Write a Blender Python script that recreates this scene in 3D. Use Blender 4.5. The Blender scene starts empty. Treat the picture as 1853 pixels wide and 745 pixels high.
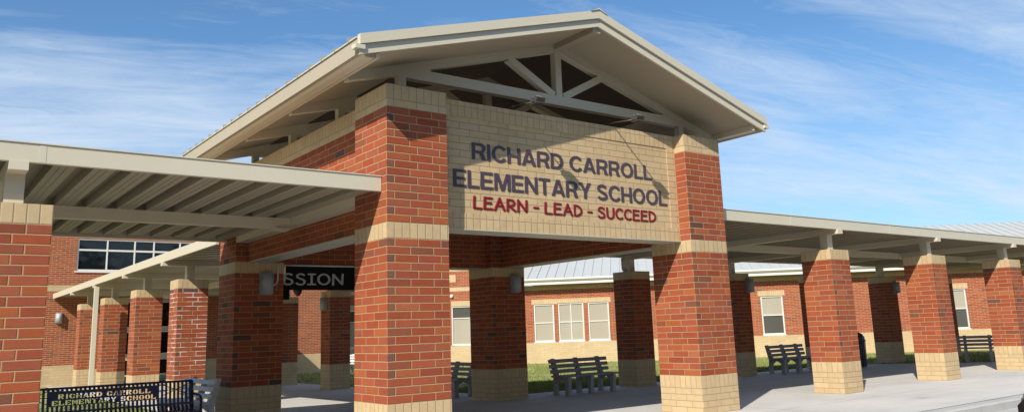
import bpy, bmesh, math, random
from mathutils import Vector, Matrix
random.seed(7)
C = bpy.context.scene.collection
PI = math.pi
HC = 0.1016                    # one brick course

# ------------------------------------------------------------------ node helpers
class NT:
    def __init__(s, tree): s.t = tree; s.n = tree.nodes; s.l = tree.links
    def new(s, typ, **kw):
        n = s.n.new(typ)
        for k, v in kw.items(): setattr(n, k, v)
        return n
    def put(s, sock, v):
        if isinstance(v, bpy.types.NodeSocket): s.l.new(v, sock)
        elif v is not None: sock.default_value = v
    def m(s, op, a, b=None, c=None, clamp=False):
        n = s.new('ShaderNodeMath', operation=op); n.use_clamp = clamp
        s.put(n.inputs[0], a)
        if b is not None: s.put(n.inputs[1], b)
        if c is not None: s.put(n.inputs[2], c)
        return n.outputs[0]
    def ramp(s, fac, stops, interp='LINEAR'):
        n = s.new('ShaderNodeValToRGB'); r = n.color_ramp; r.interpolation = interp
        while len(r.elements) > 1: r.elements.remove(r.elements[-1])
        r.elements[0].position = stops[0][0]; r.elements[0].color = tuple(stops[0][1]) + (1,)
        for p, c in stops[1:]:
            e = r.elements.new(p); e.color = tuple(c) + (1,)
        s.put(n.inputs[0], fac); return n.outputs[0]
    def mix(s, fac, a, b, blend='MIX'):
        n = s.new('ShaderNodeMix', data_type='RGBA', blend_type=blend)
        s.put(n.inputs['Factor'], fac)
        for k, v in ((6, a), (7, b)):
            if isinstance(v, tuple) and len(v) == 3: v = v + (1,)
            s.put(n.inputs[k], v)
        return n.outputs[2]
    def noise(s, vec, scale, detail=3, rough=.55, dist=0):
        n = s.new('ShaderNodeTexNoise'); s.put(n.inputs['Vector'], vec)
        n.inputs['Scale'].default_value = scale; n.inputs['Detail'].default_value = detail
        n.inputs['Roughness'].default_value = rough; n.inputs['Distortion'].default_value = dist
        return n.outputs['Fac']
    def remap(s, v, a, b, c=0., d=1.):
        n = s.new('ShaderNodeMapRange'); s.put(n.inputs[0], v)
        for i, x in enumerate((a, b, c, d)): n.inputs[i+1].default_value = x
        return n.outputs[0]

def mat_new(name):
    m = bpy.data.materials.new(name); m.use_nodes = True
    t = NT(m.node_tree); b = m.node_tree.nodes['Principled BSDF']
    return m, t, b

def simple(name, col, rough=.6, metal=0., var=.12, scale=6., bump=0., spec=.5, stretch=None):
    m, t, b = mat_new(name)
    tc = t.new('ShaderNodeTexCoord').outputs['Object']
    if stretch:
        mp = t.new('ShaderNodeMapping'); t.put(mp.inputs[0], tc); mp.inputs['Scale'].default_value = stretch; tc = mp.outputs[0]
    f = t.noise(tc, scale, 5, .6)
    f2 = t.noise(tc, scale*.17, 3, .5)
    f = t.m('MULTIPLY_ADD', f, .5, t.m('MULTIPLY', f2, .5))
    lo = tuple(c*(1-var) for c in col); hi = tuple(min(1, c*(1+var)) for c in col)
    t.put(b.inputs['Base Color'], t.ramp(f, [(.3, lo), (.7, hi)]))
    b.inputs['Roughness'].default_value = rough; b.inputs['Metallic'].default_value = metal
    b.inputs['Specular IOR Level'].default_value = spec
    if bump:
        bn = t.new('ShaderNodeBump'); bn.inputs['Strength'].default_value = bump; bn.inputs['Distance'].default_value = .01
        t.put(bn.inputs['Height'], t.noise(tc, scale*6, 4)); t.put(b.inputs['Normal'], bn.outputs[0])
    return m

def brick(name, L, H, off, mort, tones, mcol, bumpd=.006, seed=0., vshift=0., eff=0., jit=.18, dkc=False):
    m, t, b = mat_new(name)
    uvn = t.new('ShaderNodeUVMap'); uvn.uv_map = 'UVMap'; uv = uvn.outputs[0]
    wob = t.new('ShaderNodeTexNoise'); t.put(wob.inputs['Vector'], uv); wob.inputs['Scale'].default_value = 14; wob.inputs['Detail'].default_value = 2
    w = t.m('SUBTRACT', wob.outputs['Fac'], .5)
    sp = t.new('ShaderNodeSeparateXYZ'); t.put(sp.inputs[0], uv)
    u, v = sp.outputs[0], sp.outputs[1]
    u = t.m('MULTIPLY_ADD', w, .006, u)
    v = t.m('MULTIPLY_ADD', w, .005, t.m('ADD', v, vshift))
    vr = t.m('DIVIDE', v, H); row = t.m('FLOOR', vr); fv = t.m('SUBTRACT', vr, row)
    par = t.m('FLOORED_MODULO', row, 2.)
    cu = t.m('MULTIPLY_ADD', par, off, t.m('DIVIDE', u, L)); col = t.m('FLOOR', cu); fu = t.m('SUBTRACT', cu, col)
    du = t.m('MULTIPLY', t.m('MINIMUM', fu, t.m('SUBTRACT', 1., fu)), L)
    dv = t.m('MULTIPLY', t.m('MINIMUM', fv, t.m('SUBTRACT', 1., fv)), H)
    d = t.m('MINIMUM', du, dv)
    mask = t.remap(d, mort*.42, mort*.42+.0035)       # 0 mortar, 1 brick
    oi = t.new('ShaderNodeObjectInfo')
    cb = t.new('ShaderNodeCombineXYZ'); t.put(cb.inputs[0], col); t.put(cb.inputs[1], row)
    t.put(cb.inputs[2], t.m('MULTIPLY_ADD', oi.outputs['Random'], 37., seed))
    wn = t.new('ShaderNodeTexWhiteNoise'); wn.noise_dimensions = '3D'; t.put(wn.inputs['Vector'], cb.outputs[0])
    sc = t.new('ShaderNodeSeparateColor'); t.put(sc.inputs[0], wn.outputs['Color'])
    bc = t.ramp(sc.outputs[0], tones, 'CONSTANT')
    if dkc:
        cor = t.m('MULTIPLY', t.m('MULTIPLY', t.m('GREATER_THAN', par, .5), t.m('COMPARE', col, 0., .1)), t.m('GREATER_THAN', sc.outputs[2], .30))
        bc = t.mix(cor, bc, t.mix(sc.outputs[1], (.13, .070, .065), (.24, .095, .050)))
    # value jitter per brick, blotches inside a brick
    fine = t.noise(uv, 55, 4, .65); mid = t.noise(uv, 9, 3, .6)
    val = t.m('ADD', t.m('MULTIPLY_ADD', sc.outputs[1], jit, .86-jit/2), t.m('MULTIPLY_ADD', mid, .30, -.04))
    val = t.m('MULTIPLY', val, t.m('MULTIPLY_ADD', fine, .26, .87))
    big = t.noise(uv, .7, 3, .6)
    val = t.m('MULTIPLY', val, t.m('MULTIPLY_ADD', big, .3, .85))
    hs = t.new('ShaderNodeHueSaturation'); t.put(hs.inputs['Color'], bc); t.put(hs.inputs['Value'], val)
    t.put(hs.inputs['Saturation'], t.m('MULTIPLY_ADD', sc.outputs[2], .06, .97))
    mc = t.mix(t.noise(uv, 5, 4, .6), tuple(c*.8 for c in mcol), tuple(min(1, c*1.15) for c in mcol))
    colr = t.mix(mask, mc, hs.outputs[0])
    if eff > 0:
        e = t.m('MULTIPLY', t.remap(t.noise(uv, 2.3, 3, .6), .46, .60), t.remap(d, .013, .003))
        e2 = t.m('MULTIPLY', t.remap(t.noise(uv, 30, 4, .7), .60, .72), t.remap(t.noise(uv, 3.1, 2, .5), .55, .65))
        e = t.m('MAXIMUM', e, t.m('MULTIPLY', e2, .7))
        colr = t.mix(t.m('MULTIPLY', e, eff), colr, (.75, .72, .68))
    t.put(b.inputs['Base Color'], colr)
    b.inputs['Roughness'].default_value = .88; b.inputs['Specular IOR Level'].default_value = .25
    bn = t.new('ShaderNodeBump'); bn.inputs['Strength'].default_value = .8; bn.inputs['Distance'].default_value = bumpd
    hgt = t.m('ADD', t.remap(d, mort*.3, mort*.42+.007), t.m('MULTIPLY', fine, .28))
    t.put(bn.inputs['Height'], hgt); t.put(b.inputs['Normal'], bn.outputs[0])
    return m

RED = [(0, (.345, .084, .038)), (.30, (.315, .072, .035)), (.58, (.355, .092, .040)), (.80, (.375, .108, .043)), (.90, (.275, .078, .040)), (.97, (.21, .075, .044)), (.992, (.14, .067, .055))]
TAN = [(0, (.585, .43, .243)), (.35, (.60, .44, .25)), (.7, (.57, .415, .232))]
MR = (.425, .30, .155); MT = (.37, .27, .155)
M = {}
M['red'] = brick('red_brick', .343, HC, 2/3, .0095, RED, MR, dkc=True)
M['red_stain'] = brick('red_brick_white_joints', .343, HC, 2/3, .0095, RED, MR, dkc=True, eff=.95, seed=5)
M['tan'] = brick('tan_brick', .343, HC, 2/3, .008, TAN, MT, bumpd=.004, seed=3, jit=.09)
M['soldier'] = brick('tan_soldier', .1145, HC*2, 0, .007, TAN, MT, bumpd=.004, seed=9, jit=.09)
M['soldier26'] = M['soldier']
M['soldier_sign'] = brick('tan_soldier_sign', .1145, .23, 0, .007, TAN, MT, bumpd=.004, seed=11, jit=.09)
M['tan_sign'] = brick('tan_sign', .343, HC, .5, .008, TAN, MT, bumpd=.004, seed=12, jit=.09)
M['redfar'] = brick('red_brick_small', 0.300, .0762, .5, .010, RED, (.50, .36, .21), seed=21)
M['tanfar'] = brick('tan_brick_small', .40, .1, .5, .007, [(0, (.56, .42, .235)), (.5, (.58, .44, .25))], (.44, .33, .2), bumpd=.003, seed=22, jit=.09)
M['soldfar'] = brick('tan_soldier_small', .1, .22, 0, .008, TAN, MT, bumpd=.003, seed=23, jit=.09)
M['paint'] = simple('beige_paint', (.64, .58, .44), .42, 0, .035, 1.6, 0)
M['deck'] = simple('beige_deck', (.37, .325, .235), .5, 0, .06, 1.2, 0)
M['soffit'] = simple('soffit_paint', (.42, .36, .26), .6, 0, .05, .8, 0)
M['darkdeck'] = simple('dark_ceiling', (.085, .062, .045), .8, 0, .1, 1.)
M['seam'] = simple('roof_metal', (.52, .52, .49), .38, .0, .05, .8, 0)
M['white'] = simple('white_frame', (.70, .68, .62), .4, 0, .04, 3)
M['blind'] = simple('blind', (.42, .375, .29), .25, 0, .05, .7, spec=.8)
_b = M['blind'].node_tree.nodes['Principled BSDF']; _b.inputs['Coat Weight'].default_value = 1.; _b.inputs['Coat Roughness'].default_value = .04
M['alu'] = simple('aluminium', (.40, .43, .44), .6, .2, .08, 9, stretch=(1, 1, .15))
M['navy'] = simple('navy_coating', (.020, .024, .080), .35, 0, .2, 4)
M['black'] = simple('black_plastic', (.012, .011, .012), .5, 0, .2, 4)
M['banner'] = simple('banner_vinyl', (.006, .004, .006), .6, 0, .2, 2, spec=.2)
M['bannertext'] = simple('banner_print', (.55, .54, .55), .6, 0, .04, 3)
M['purple'] = simple('purple_letter', (.070, .049, .070), .45, 0, .12, 8)
M['redlet'] = simple('red_letter', (.22, .006, .012), .4, 0, .12, 8)
M['benchc_shade'] = simple('shaded_bench_concrete', (.40, .39, .385), .85, 0, .12, 7, .25)  # shade under the canopies is put into this bench colour
M['slat_shade'] = simple('shaded_bench_slat', (.30, .27, .285), .7, 0, .12, 5, .1, stretch=(.4, 4, 4))  # slats likewise darkened for the benches standing in shade
M['benchc_lit'] = simple('lit_bench_concrete', (.60, .59, .56), .85, 0, .1, 7, .25)  # same kind of bench, colour brightened for the ones in sun
M['slat_lit'] = simple('lit_bench_slat', (.66, .65, .62), .7, 0, .08, 5, .1, stretch=(.4, 4, 4))
M['cond'] = simple('conduit', (.82, .81, .78), .4, .0, .04, 3)
M['grey'] = simple('fixture_grey', (.13, .115, .11), .4, .5, .1, 9)
M['lens'] = simple('fixture_lens', (.8, .78, .76), .12, 0, .02, 3)
M['rubber'] = simple('tyre_rubber', (.015, .015, .016), .8, 0, .2, 20)
M['carpaint'] = simple('silver_car_paint', (.36, .37, .38), .22, .6, .03, 3)
M['capmetal'] = simple('metal_lintel', (.50, .47, .37), .45, 0, .06, 2)

def glass_dark(name, col, rough=.05, wave=.4):
    m, t, b = mat_new(name)
    b.inputs['Base Color'].default_value = col + (1,); b.inputs['Roughness'].default_value = rough
    b.inputs['Specular IOR Level'].default_value = .55; b.inputs['IOR'].default_value = 1.5
    tc = t.new('ShaderNodeTexCoord').outputs['Object']
    bn = t.new('ShaderNodeBump'); bn.inputs['Strength'].default_value = wave; bn.inputs['Distance'].default_value = .02
    t.put(bn.inputs['Height'], t.noise(tc, .9, 2)); t.put(b.inputs['Normal'], bn.outputs[0])
    return m
M['glass'] = glass_dark('dark_glass', (.006, .007, .009))
M['glassb'] = glass_dark('window_glass', (.09, .085, .072), .12, .1)

def concrete(name, col, jx=1.6, jy=1.6, joint=True):
    m, t, b = mat_new(name)
    tc = t.new('ShaderNodeTexCoord').outputs['Object']
    a = t.noise(tc, .35, 5, .6, .6); f = t.noise(tc, 3.2, 6, .65); g = t.noise(tc, 60, 3, .6)
    mp = t.new('ShaderNodeMapping'); t.put(mp.inputs[0], tc); mp.inputs['Scale'].default_value = (.35, 2.2, 1)
    st = t.noise(mp.outputs[0], .9, 4, .6, .3)
    v = t.m('ADD', t.m('MULTIPLY', a, .45), t.m('ADD', t.m('MULTIPLY', f, .25), t.m('ADD', t.m('MULTIPLY', st, .22), t.m('MULTIPLY', g, .08))))
    c = t.ramp(v, [(.34, tuple(x*.80 for x in col)), (.5, col), (.66, tuple(min(1, x*1.13) for x in col))])
    dark = t.remap(t.noise(tc, .8, 5, .7, 1.), .64, .76)
    c = t.mix(t.m('MULTIPLY', dark, .6), c, tuple(x*.45 for x in col))
    if joint:
        sp = t.new('ShaderNodeSeparateXYZ'); t.put(sp.inputs[0], tc)
        ds = []
        for k, (s, o) in enumerate(((jx, .4), (jy, .16))):
            q = t.m('DIVIDE', t.m('ADD', t.m('MULTIPLY_ADD', f, .02, sp.outputs[k]), o), s)
            fr = t.m('SUBTRACT', q, t.m('FLOOR', q)); ds.append(t.m('MULTIPLY', t.m('MINIMUM', fr, t.m('SUBTRACT', 1., fr)), s))
        d = t.m('MINIMUM', ds[0], ds[1])
        j = t.m('MULTIPLY', t.remap(d, .010, .004), t.remap(t.noise(tc, 1.3, 3), .32, .52, .35, .9))
        c = t.mix(j, c, tuple(x*.3 for x in col))
    t.put(b.inputs['Base Color'], c); b.inputs['Roughness'].default_value = .9; b.inputs['Specular IOR Level'].default_value = .2
    bn = t.new('ShaderNodeBump'); bn.inputs['Strength'].default_value = .3; bn.inputs['Distance'].default_value = .006
    t.put(bn.inputs['Height'], g); t.put(b.inputs['Normal'], bn.outputs[0])
    return m
M['concrete'] = concrete('pavement_concrete', (.56, .54, .505), 3.1, 2.9)
M['kerb'] = concrete('kerb_concrete', (.46, .45, .43), 3.1, 9, False)
M['road'] = concrete('road_surface', (.09, .09, .09), 3, 3, False)

def grassmat(name, a, b_, c):
    m, t, b = mat_new(name)
    tc = t.new('ShaderNodeTexCoord').outputs['Object']
    f = t.m('ADD', t.m('MULTIPLY', t.noise(tc, .7, 4, .6), .5), t.m('MULTIPLY', t.noise(tc, 22, 4, .7), .5))
    t.put(b.inputs['Base Color'], t.ramp(f, [(.35, a), (.5, b_), (.64, c)]))
    b.inputs['Roughness'].default_value = .9; b.inputs['Specular IOR Level'].default_value = .1
    return m
M['lawn'] = grassmat('lawn', (.16, .19, .05), (.26, .275, .09), (.38, .35, .17))
M['blade'] = grassmat('grass_blade', (.12, .17, .035), (.23, .26, .075), (.38, .36, .17))

# ------------------------------------------------------------------ geometry helpers
class MB:
    def __init__(s): s.b = bmesh.new(); s.uv = s.b.loops.layers.uv.new('UVMap')
    def face(s, pts, uvs=None, smooth=False):
        vs = [s.b.verts.new(p) for p in pts]; f = s.b.faces.new(vs); f.smooth = smooth
        for i, l in enumerate(f.loops): l[s.uv].uv = uvs[i] if uvs else (pts[i][0], pts[i][1])
        return f
    def box(s, x0, x1, y0, y1, z0, z1, du=(0, 0, 0, 0), bev=0.):
        """sides get UVs in metres; du = u shift of front(-y), right(+x), back(+y), left(-x)"""
        e = .0085
        P = lambda x, y, z: (x, y, z)
        def quad(a, b, ua, ub):
            s.face([(a[0], a[1], z0), (b[0], b[1], z0), (b[0], b[1], z1), (a[0], a[1], z1)], [(ua, z0), (ub, z0), (ub, z1), (ua, z1)])
        w, d = x1-x0, y1-y0
        quad((x0, y0), (x1, y0), e+du[0], e+du[0]+w)
        quad((x1, y0), (x1, y1), e+du[1], e+du[1]+d)
        quad((x1, y1), (x0, y1), e+du[2], e+du[2]+w)
        quad((x0, y1), (x0, y0), e+du[3], e+du[3]+d)
        s.face([(x0, y0, z1), (x1, y0, z1), (x1, y1, z1), (x0, y1, z1)])
        s.face([(x0, y1, z0), (x1, y1, z0), (x1, y0, z0), (x0, y0, z0)])
        return s
    def prism(s, prof, axis, a, b):
        """closed profile (2D) swept along axis 'x'|'y' from a to b; profile given as (other, z)"""
        def P(o, z, t): return (t, o, z) if axis == 'x' else (o, t, z)
        n = len(prof)
        for i in range(n):
            p, q = prof[i], prof[(i+1) % n]
            ln = math.dist(p, q)
            s.face([P(*p, a), P(*q, a), P(*q, b), P(*p, b)], [(0, 0), (ln, 0), (ln, b-a), (0, b-a)])
        s.face([P(*p, a) for p in prof][::-1]); s.face([P(*p, b) for p in prof])
        return s
    def bar(s, p, q, w, h, up=(0, 0, 1)):
        p, q = Vector(p), Vector(q); d = (q-p).normalized(); u = Vector(up)
        r = d.cross(u)
        if r.length < 1e-4: r = d.cross(Vector((0, 1, 0)))
        r.normalize(); u = r.cross(d).normalized(); r *= w/2; u *= h/2
        A = [p-r-u, p+r-u, p+r+u, p-r+u]; B = [x+(q-p) for x in A]
        for i in range(4): s.face([A[i], A[(i+1) % 4], B[(i+1) % 4], B[i]])
        s.face(A[::-1]); s.face(B); return s
    def cyl(s, p, q, r0, r1=None, n=16, caps=True, smooth=True):
        r1 = r0 if r1 is None else r1
        p, q = Vector(p), Vector(q); d = (q-p).normalized()
        a = d.orthogonal().normalized(); b = d.cross(a)
        A = [p+(a*math.cos(2*PI*i/n)+b*math.sin(2*PI*i/n))*r0 for i in range(n)]
        B = [q+(a*math.cos(2*PI*i/n)+b*math.sin(2*PI*i/n))*r1 for i in range(n)]
        for i in range(n): s.face([A[i], A[(i+1) % n], B[(i+1) % n], B[i]], smooth=smooth)
        if caps: s.face(A[::-1]); s.face(B)
        return s
    def tube(s, pts, r, n=8):
        for a, b in zip(pts, pts[1:]): s.cyl(a, b, r, r, n)
        return s
    def build(s, name, mat, parent=None, loc=(0, 0, 0), rz=0., bev=0., merge=True):
        if merge: bmesh.ops.remove_doubles(s.b, verts=s.b.verts, dist=1e-5)
        bmesh.ops.recalc_face_normals(s.b, faces=s.b.faces)
        me = bpy.data.meshes.new(name); s.b.to_mesh(me); s.b.free()
        me.materials.append(mat if not isinstance(mat, str) else M[mat])
        o = bpy.data.objects.new(name, me); C.objects.link(o)
        if parent: o.parent = parent
        o.location = loc; o.rotation_euler = (0, 0, rz)
        if bev:
            md = o.modifiers.new('bevel', 'BEVEL'); md.width = bev; md.segments = 2; md.limit_method = 'ANGLE'
        return o
def empty(name, loc=(0, 0, 0), rz=0.):
    o = bpy.data.objects.new(name, None); C.objects.link(o); o.location = loc; o.rotation_euler = (0, 0, rz); return o
def tag(o, label=None, cat=None, group=None, kind=None):
    if label: o['label'] = label
    if cat: o['category'] = cat
    if group: o['group'] = group
    if kind: o['kind'] = kind
    return o
def copy_tree(o, parent=None):
    c = o.copy(); C.objects.link(c); c.parent = parent
    for ch in list(o.children): copy_tree(ch, c)
    return c
def gz(x, y):
    t = min(1, max(0, (x-5)/5.)); k = .0035+.0072*t
    return -min(max(0, k*(y-9.4)), .165)

# ------------------------------------------------------------------ ground
def sheet(mb, q, nx, ny, dz=0.):
    P = lambda i, j: (lambda a, b: ((q[0][0]*(1-a)+q[1][0]*a)*(1-b)+(q[3][0]*(1-a)+q[2][0]*a)*b, (q[0][1]*(1-a)+q[1][1]*a)*(1-b)+(q[3][1]*(1-a)+q[2][1]*a)*b))(i/nx, j/ny)
    for i in range(nx):
        for j in range(ny):
            mb.face([(*p, gz(*p)+dz) for p in (P(i, j), P(i+1, j), P(i+1, j+1), P(i, j+1))])
pv = MB()
sheet(pv, [(-20, 6.66), (25.6, 6.66), (25.6, 15.95), (-20, 15.95)], 60, 14)
sheet(pv, [(25.6, 6.66), (29, 6.66), (29, 8.6), (25.6, 15.95)], 6, 14)
sheet(pv, [(29, 6.66), (60, 6.66), (60, 8.6), (29, 8.6)], 6, 2)
sheet(pv, [(4.7, 15.95), (11.75, 15.95), (11.75, 36.5), (4.7, 36.5)], 10, 24)
tag(pv.build('pavement', 'concrete'), kind='structure')
lw = MB()
xs = [-150, -60, -30, -14, -5, 0, 2.5, 4, 5, 6, 7, 8, 9, 10, 11, 12, 14, 17, 20, 24, 28, 34, 45, 70, 150]
ys = [6.7, 9.4, 11, 13, 15, 17, 19, 21, 23.5, 26, 30, 40, 60, 100, 300]
for i in range(len(xs)-1):
    for j in range(len(ys)-1):
        q = [(xs[i], ys[j]), (xs[i+1], ys[j]), (xs[i+1], ys[j+1]), (xs[i], ys[j+1])]
        lw.face([(*p, gz(*p)-.035) for p in q])
tag(lw.build('lawn', 'lawn'), kind='structure')
kb = MB(); kb.prism([(6.40, -.15), (6.40, -.03), (6.43, -.004), (6.65, -.004), (6.65, -.3), (6.40, -.3)], 'x', -20, 60)
tag(kb.build('kerb', 'kerb'), kind='structure')
gp = MB(); gp.face([(-20, 5.8, -.15), (60, 5.8, -.15), (60, 6.398, -.146), (-20, 6.398, -.146)])
tag(gp.build('gutter_pan', 'kerb'), kind='structure')
rd = MB(); rd.face([(-300, -300, -.16), (300, -300, -.16), (300, 6.62, -.16), (-300, 6.62, -.16)])
tag(rd.build('road', 'road'), kind='structure')
# short grass
gb = bmesh.new()
def blades(n, x0, x1, y0, y1, ok=None):
    for _ in range(n):
        x = random.uniform(x0, x1); y = random.uniform(y0, y1)
        if ok and not ok(x, y): continue
        z = gz(x, y)-.04; a = random.uniform(0, PI); w = random.uniform(.008, .02); h = random.uniform(.05, .105)
        dx, dy = math.cos(a)*w, math.sin(a)*w; lx, ly = random.uniform(-.04, .04), random.uniform(-.04, .04)
        f = gb.faces.new([gb.verts.new((x-dx, y-dy, z)), gb.verts.new((x+dx, y+dy, z)), gb.verts.new((x+lx, y+ly, z+h))])
def lawn_ok(x, y):
    if x+y > 56.8: return False
    if x < 25.6: return y > 15.97
    return y > 15.95-(x-25.6)*7.35/3.4+.03
blades(26000, 11.78, 26, 15.95, 20, lawn_ok); blades(26000, 11.78, 36, 20, 40, lawn_ok); blades(9000, 25.6, 36, 8.6, 20, lawn_ok)
blades(9000, -4, 4.68, 15.97, 24)
me = bpy.data.meshes.new('grass'); gb.to_mesh(me); gb.free(); me.materials.append(M['blade'])
go = bpy.data.objects.new('grass', me); C.objects.link(go); tag(go, 'short green and straw lawn grass beyond the pavement', 'grass', kind='stuff')

# ------------------------------------------------------------------ brick piers (small)
SP = .675
def pier_parts(root, h, side, zb=-.2, red='red'):
    S = side; d3 = .343/3
    du = (0, d3, 0, d3)
    a = MB().box(0, S, 0, S, zb, 4*HC, du).build('base', 'tan', root)
    return a
def make_pier(label, red='red', stain=False):
    r = empty('brick_pier'); tag(r, label, 'pier', 'square brick piers carrying the covered walkways')
    S = SP; du = (0, .114, 0, .114)
    MB().box(0, S, 0, S, -.2, 4*HC, du).build('base', 'tan', r)
    MB().box(-.001, S+.001, -.001, S+.001, 4*HC, 6*HC).build('base_course', 'soldier', r)
    MB().box(0, S, 0, S, 6*HC, 26*HC, du).build('shaft', red, r)
    MB().box(-.001, S+.001, -.001, S+.001, 26*HC, 28*HC).build('cap', 'soldier', r)
    return r
pier0 = make_pier('x'); piers_n = [0]
def pier(x, y, label, stain=False):
    if stain: o = make_pier(label, 'red_stain')
    else: o = pier0 if piers_n[0] == 0 else copy_tree(pier0)
    if not stain: piers_n[0] += 1
    o.location = (x, y, 0); o['label'] = label
    return o
XR = [15.0, 19.15, 23.3, 27.45, 31.6]
pier(.48, 9.25, 'nearest brick pier, cut off by the left edge of the photo')
pier(.48, 14.92, 'brick pier hidden behind the nearest left pier, rear row of the left walkway')
pier(-3.67, 9.25, 'front brick pier of the left walkway, beyond the left edge')
pier(-3.67, 14.92, 'rear brick pier of the left walkway, beyond the left edge')
lr = ['sunlit pier just right of the entrance portico, a bench seen behind its left side', 'sunlit pier in the right walkway, second along from the portico', 'sunlit pier in the right walkway, third along, beside the right edge', 'sunlit front pier of the right walkway, fourth along', 'sunlit front pier at the far end of the right walkway']
lq = ['dark shaded pier seen through the portico just left of its right pillar', 'dark shaded rear pier with a sconce, just right of the portico right pillar', 'shaded rear pier hidden behind the first sunlit pier of the right walkway', 'dark shaded rear pier with a sconce, between the first and second sunlit right piers', 'shaded rear pier at the far end of the right walkway']
for k, x in enumerate(XR):
    pier(x, 9.245, lr[k]); pier(x+.03, 14.93, lq[k])
YT = [19.42, 23.5, 27.68, 31.82]
lt = ['pier of the far left walkway with white salt-stained joints, nearest the portico', 'sunlit pier of the far left walkway, second from the portico', 'sunlit pier of the far left walkway, behind the white downspout', 'farthest sunlit pier of the far left walkway, by the brick building']
ls = ['pier of the far walkway hidden behind the portico left pillar', 'shaded pier with a sconce on its left face, seen through the portico under the banner', 'shaded pier peeking out right of the dark rear left pillar', 'farthest pier of the shaded row behind the portico']
for k, y in enumerate(YT):
    pier(5.03, y, lt[k], stain=(k == 0)); pier(10.63, y+.1, ls[k])

# ------------------------------------------------------------------ entrance portico
port = empty('entrance_portico', (8.17, 12.43, 0)); tag(port, 'tall gabled brick entrance portico with beige metal roof and tan name panel', 'portico')
OFF = (-8.17, -12.43, 0)
def pb(mb, name, mat, bev=0., parent=None, **k):
    o = mb.build(name, mat, parent or port, (0, 0, 0) if parent else OFF, bev=bev); return o
PS = .916; X0, X1, X2, X3 = 4.84, 5.756, 10.588, 11.504; Y0, Y1, Y2, Y3 = 9.058, 9.974, 14.888, 15.804
for (px, py) in ((X0, Y0), (X2, Y0), (X0, Y2), (X2, Y2)):
    du = (0, .114, 0, .114); S = PS
    p = pb(MB().box(px, px+S, py, py+S, 6*HC, 26*HC, du), 'pillar', 'red')
    def sub(mb, n, m):
        o = mb.build(n, m, p); return o
    sub(MB().box(px, px+S, py, py+S, -.25, 4*HC, du), 'base', 'tan')
    sub(MB().box(px-.001, px+S+.001, py-.001, py+S+.001, 4*HC, 6*HC), 'base_course', 'soldier')
    sub(MB().box(px-.001, px+S+.001, py-.001, py+S+.001, 26*HC, 28*HC), 'middle_band', 'soldier')
    sub(MB().box(px, px+S, py, py+S, 28*HC, 43*HC, du), 'upper_shaft', 'red')
    sub(MB().box(px, px+S, py, py+S, 43*HC, 44*HC, du), 'tan_course', 'tan')
    sub(MB().box(px-.001, px+S+.001, py-.001, py+S+.001, 44*HC, 46*HC), 'cap', 'soldier')
# beams between pillars
ZB, ZT = 2.845, 46*HC
YS = 9.29
sg = pb(MB().box(X1+.03, X2-.03, YS+.012, YS+.42, ZB+.22, ZT-.23), 'name_panel', 'tan_sign')
pb(MB().box(X1+.002, X2-.002, YS, YS+.42, ZT-.23, ZT-.001), 'top_course', 'soldier_sign', parent=sg)
pb(MB().box(X1+.002, X2-.002, YS, YS+.42, ZB, ZB+.22), 'bottom_course', 'soldier_sign', parent=sg)
pb(MB().box(X1+.002, X1+.20, YS, YS+.41, ZB+.22, ZT-.23), 'border_stack', 'tan_sign', parent=sg)
pb(MB().box(X2-.20, X2-.002, YS, YS+.41, ZB+.22, ZT-.23), 'border_stack', 'tan_sign', parent=sg)
pb(MB().box(X1+.002, X2-.002, YS-.012, YS+.43, ZB-.016, ZB-.002), 'steel_lintel', 'capmetal', parent=sg)
def side_beam(x0, x1, y0, y1):
    b = pb(MB().box(x0, x1, y0, y1, ZB, 43*HC), 'side_beam', 'red')
    pb(MB().box(x0, x1, y0, y1, 43*HC, 44*HC), 'tan_course', 'tan', parent=b)
    pb(MB().box(x0, x1, y0, y1, 44*HC, ZT-.001), 'top_course', 'soldier', parent=b)
    pb(MB().box(x0-.008, x1+.008, y0, y1, ZB-.016, ZB-.002), 'steel_lintel', 'capmetal', parent=b)
side_beam(X0+.22, X1-.27, Y1+.002, Y2-.002)
side_beam(X2+.27, X3-.22, Y1+.002, Y2-.002)
rb = pb(MB().box(X1+.002, X2-.002, Y2+.22, Y3-.27, ZB, 43*HC), 'rear_beam', 'red')
pb(MB().box(X1+.002, X2-.002, Y2+.22, Y3-.27, 43*HC, ZT-.001), 'top_course', 'soldier', parent=rb)
pb(MB().box(X1+.002, X2-.002, Y2+.21, Y3-.26, ZB-.016, ZB-.002), 'steel_lintel', 'capmetal', parent=rb)
# roof
XC, HW = 8.172, 4.0
YF, YBk = 8.5, 16.36
SL = .2935
ZA = 6.19
zr = lambda x, z=ZA: z-SL*abs(x-XC)
def gable_slab(mb, y0, y1, za, th, hw):
    xl, xr = XC-hw, XC+hw; d = SL*hw
    mb.prism([(xl, za-d), (XC, za), (xr, za-d), (xr, za-d-th), (XC, za-th), (xl, za-d-th)], 'y', y0, y1)
    return mb
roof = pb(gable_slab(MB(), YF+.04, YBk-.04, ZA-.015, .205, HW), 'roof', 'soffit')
skin = pb(gable_slab(MB(), YF+.045, YBk-.045, ZA, .014, HW+.02), 'metal_skin', 'paint', parent=roof)
pb(gable_slab(MB(), YF, YF+.039, ZA-.118, .122, HW-.01), 'rake_fascia', 'paint', parent=roof)
pb(gable_slab(MB(), YF-.035, YF+.042, ZA+.015, .13, HW+.0), 'rake_trim', 'paint', parent=roof)
pb(gable_slab(MB(), YBk-.039, YBk, ZA-.118, .122, HW-.01), 'rake_fascia', 'paint', parent=roof)
pb(gable_slab(MB(), YBk-.042, YBk+.035, ZA+.015, .13, HW+.0), 'rake_trim', 'paint', parent=roof)
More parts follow.
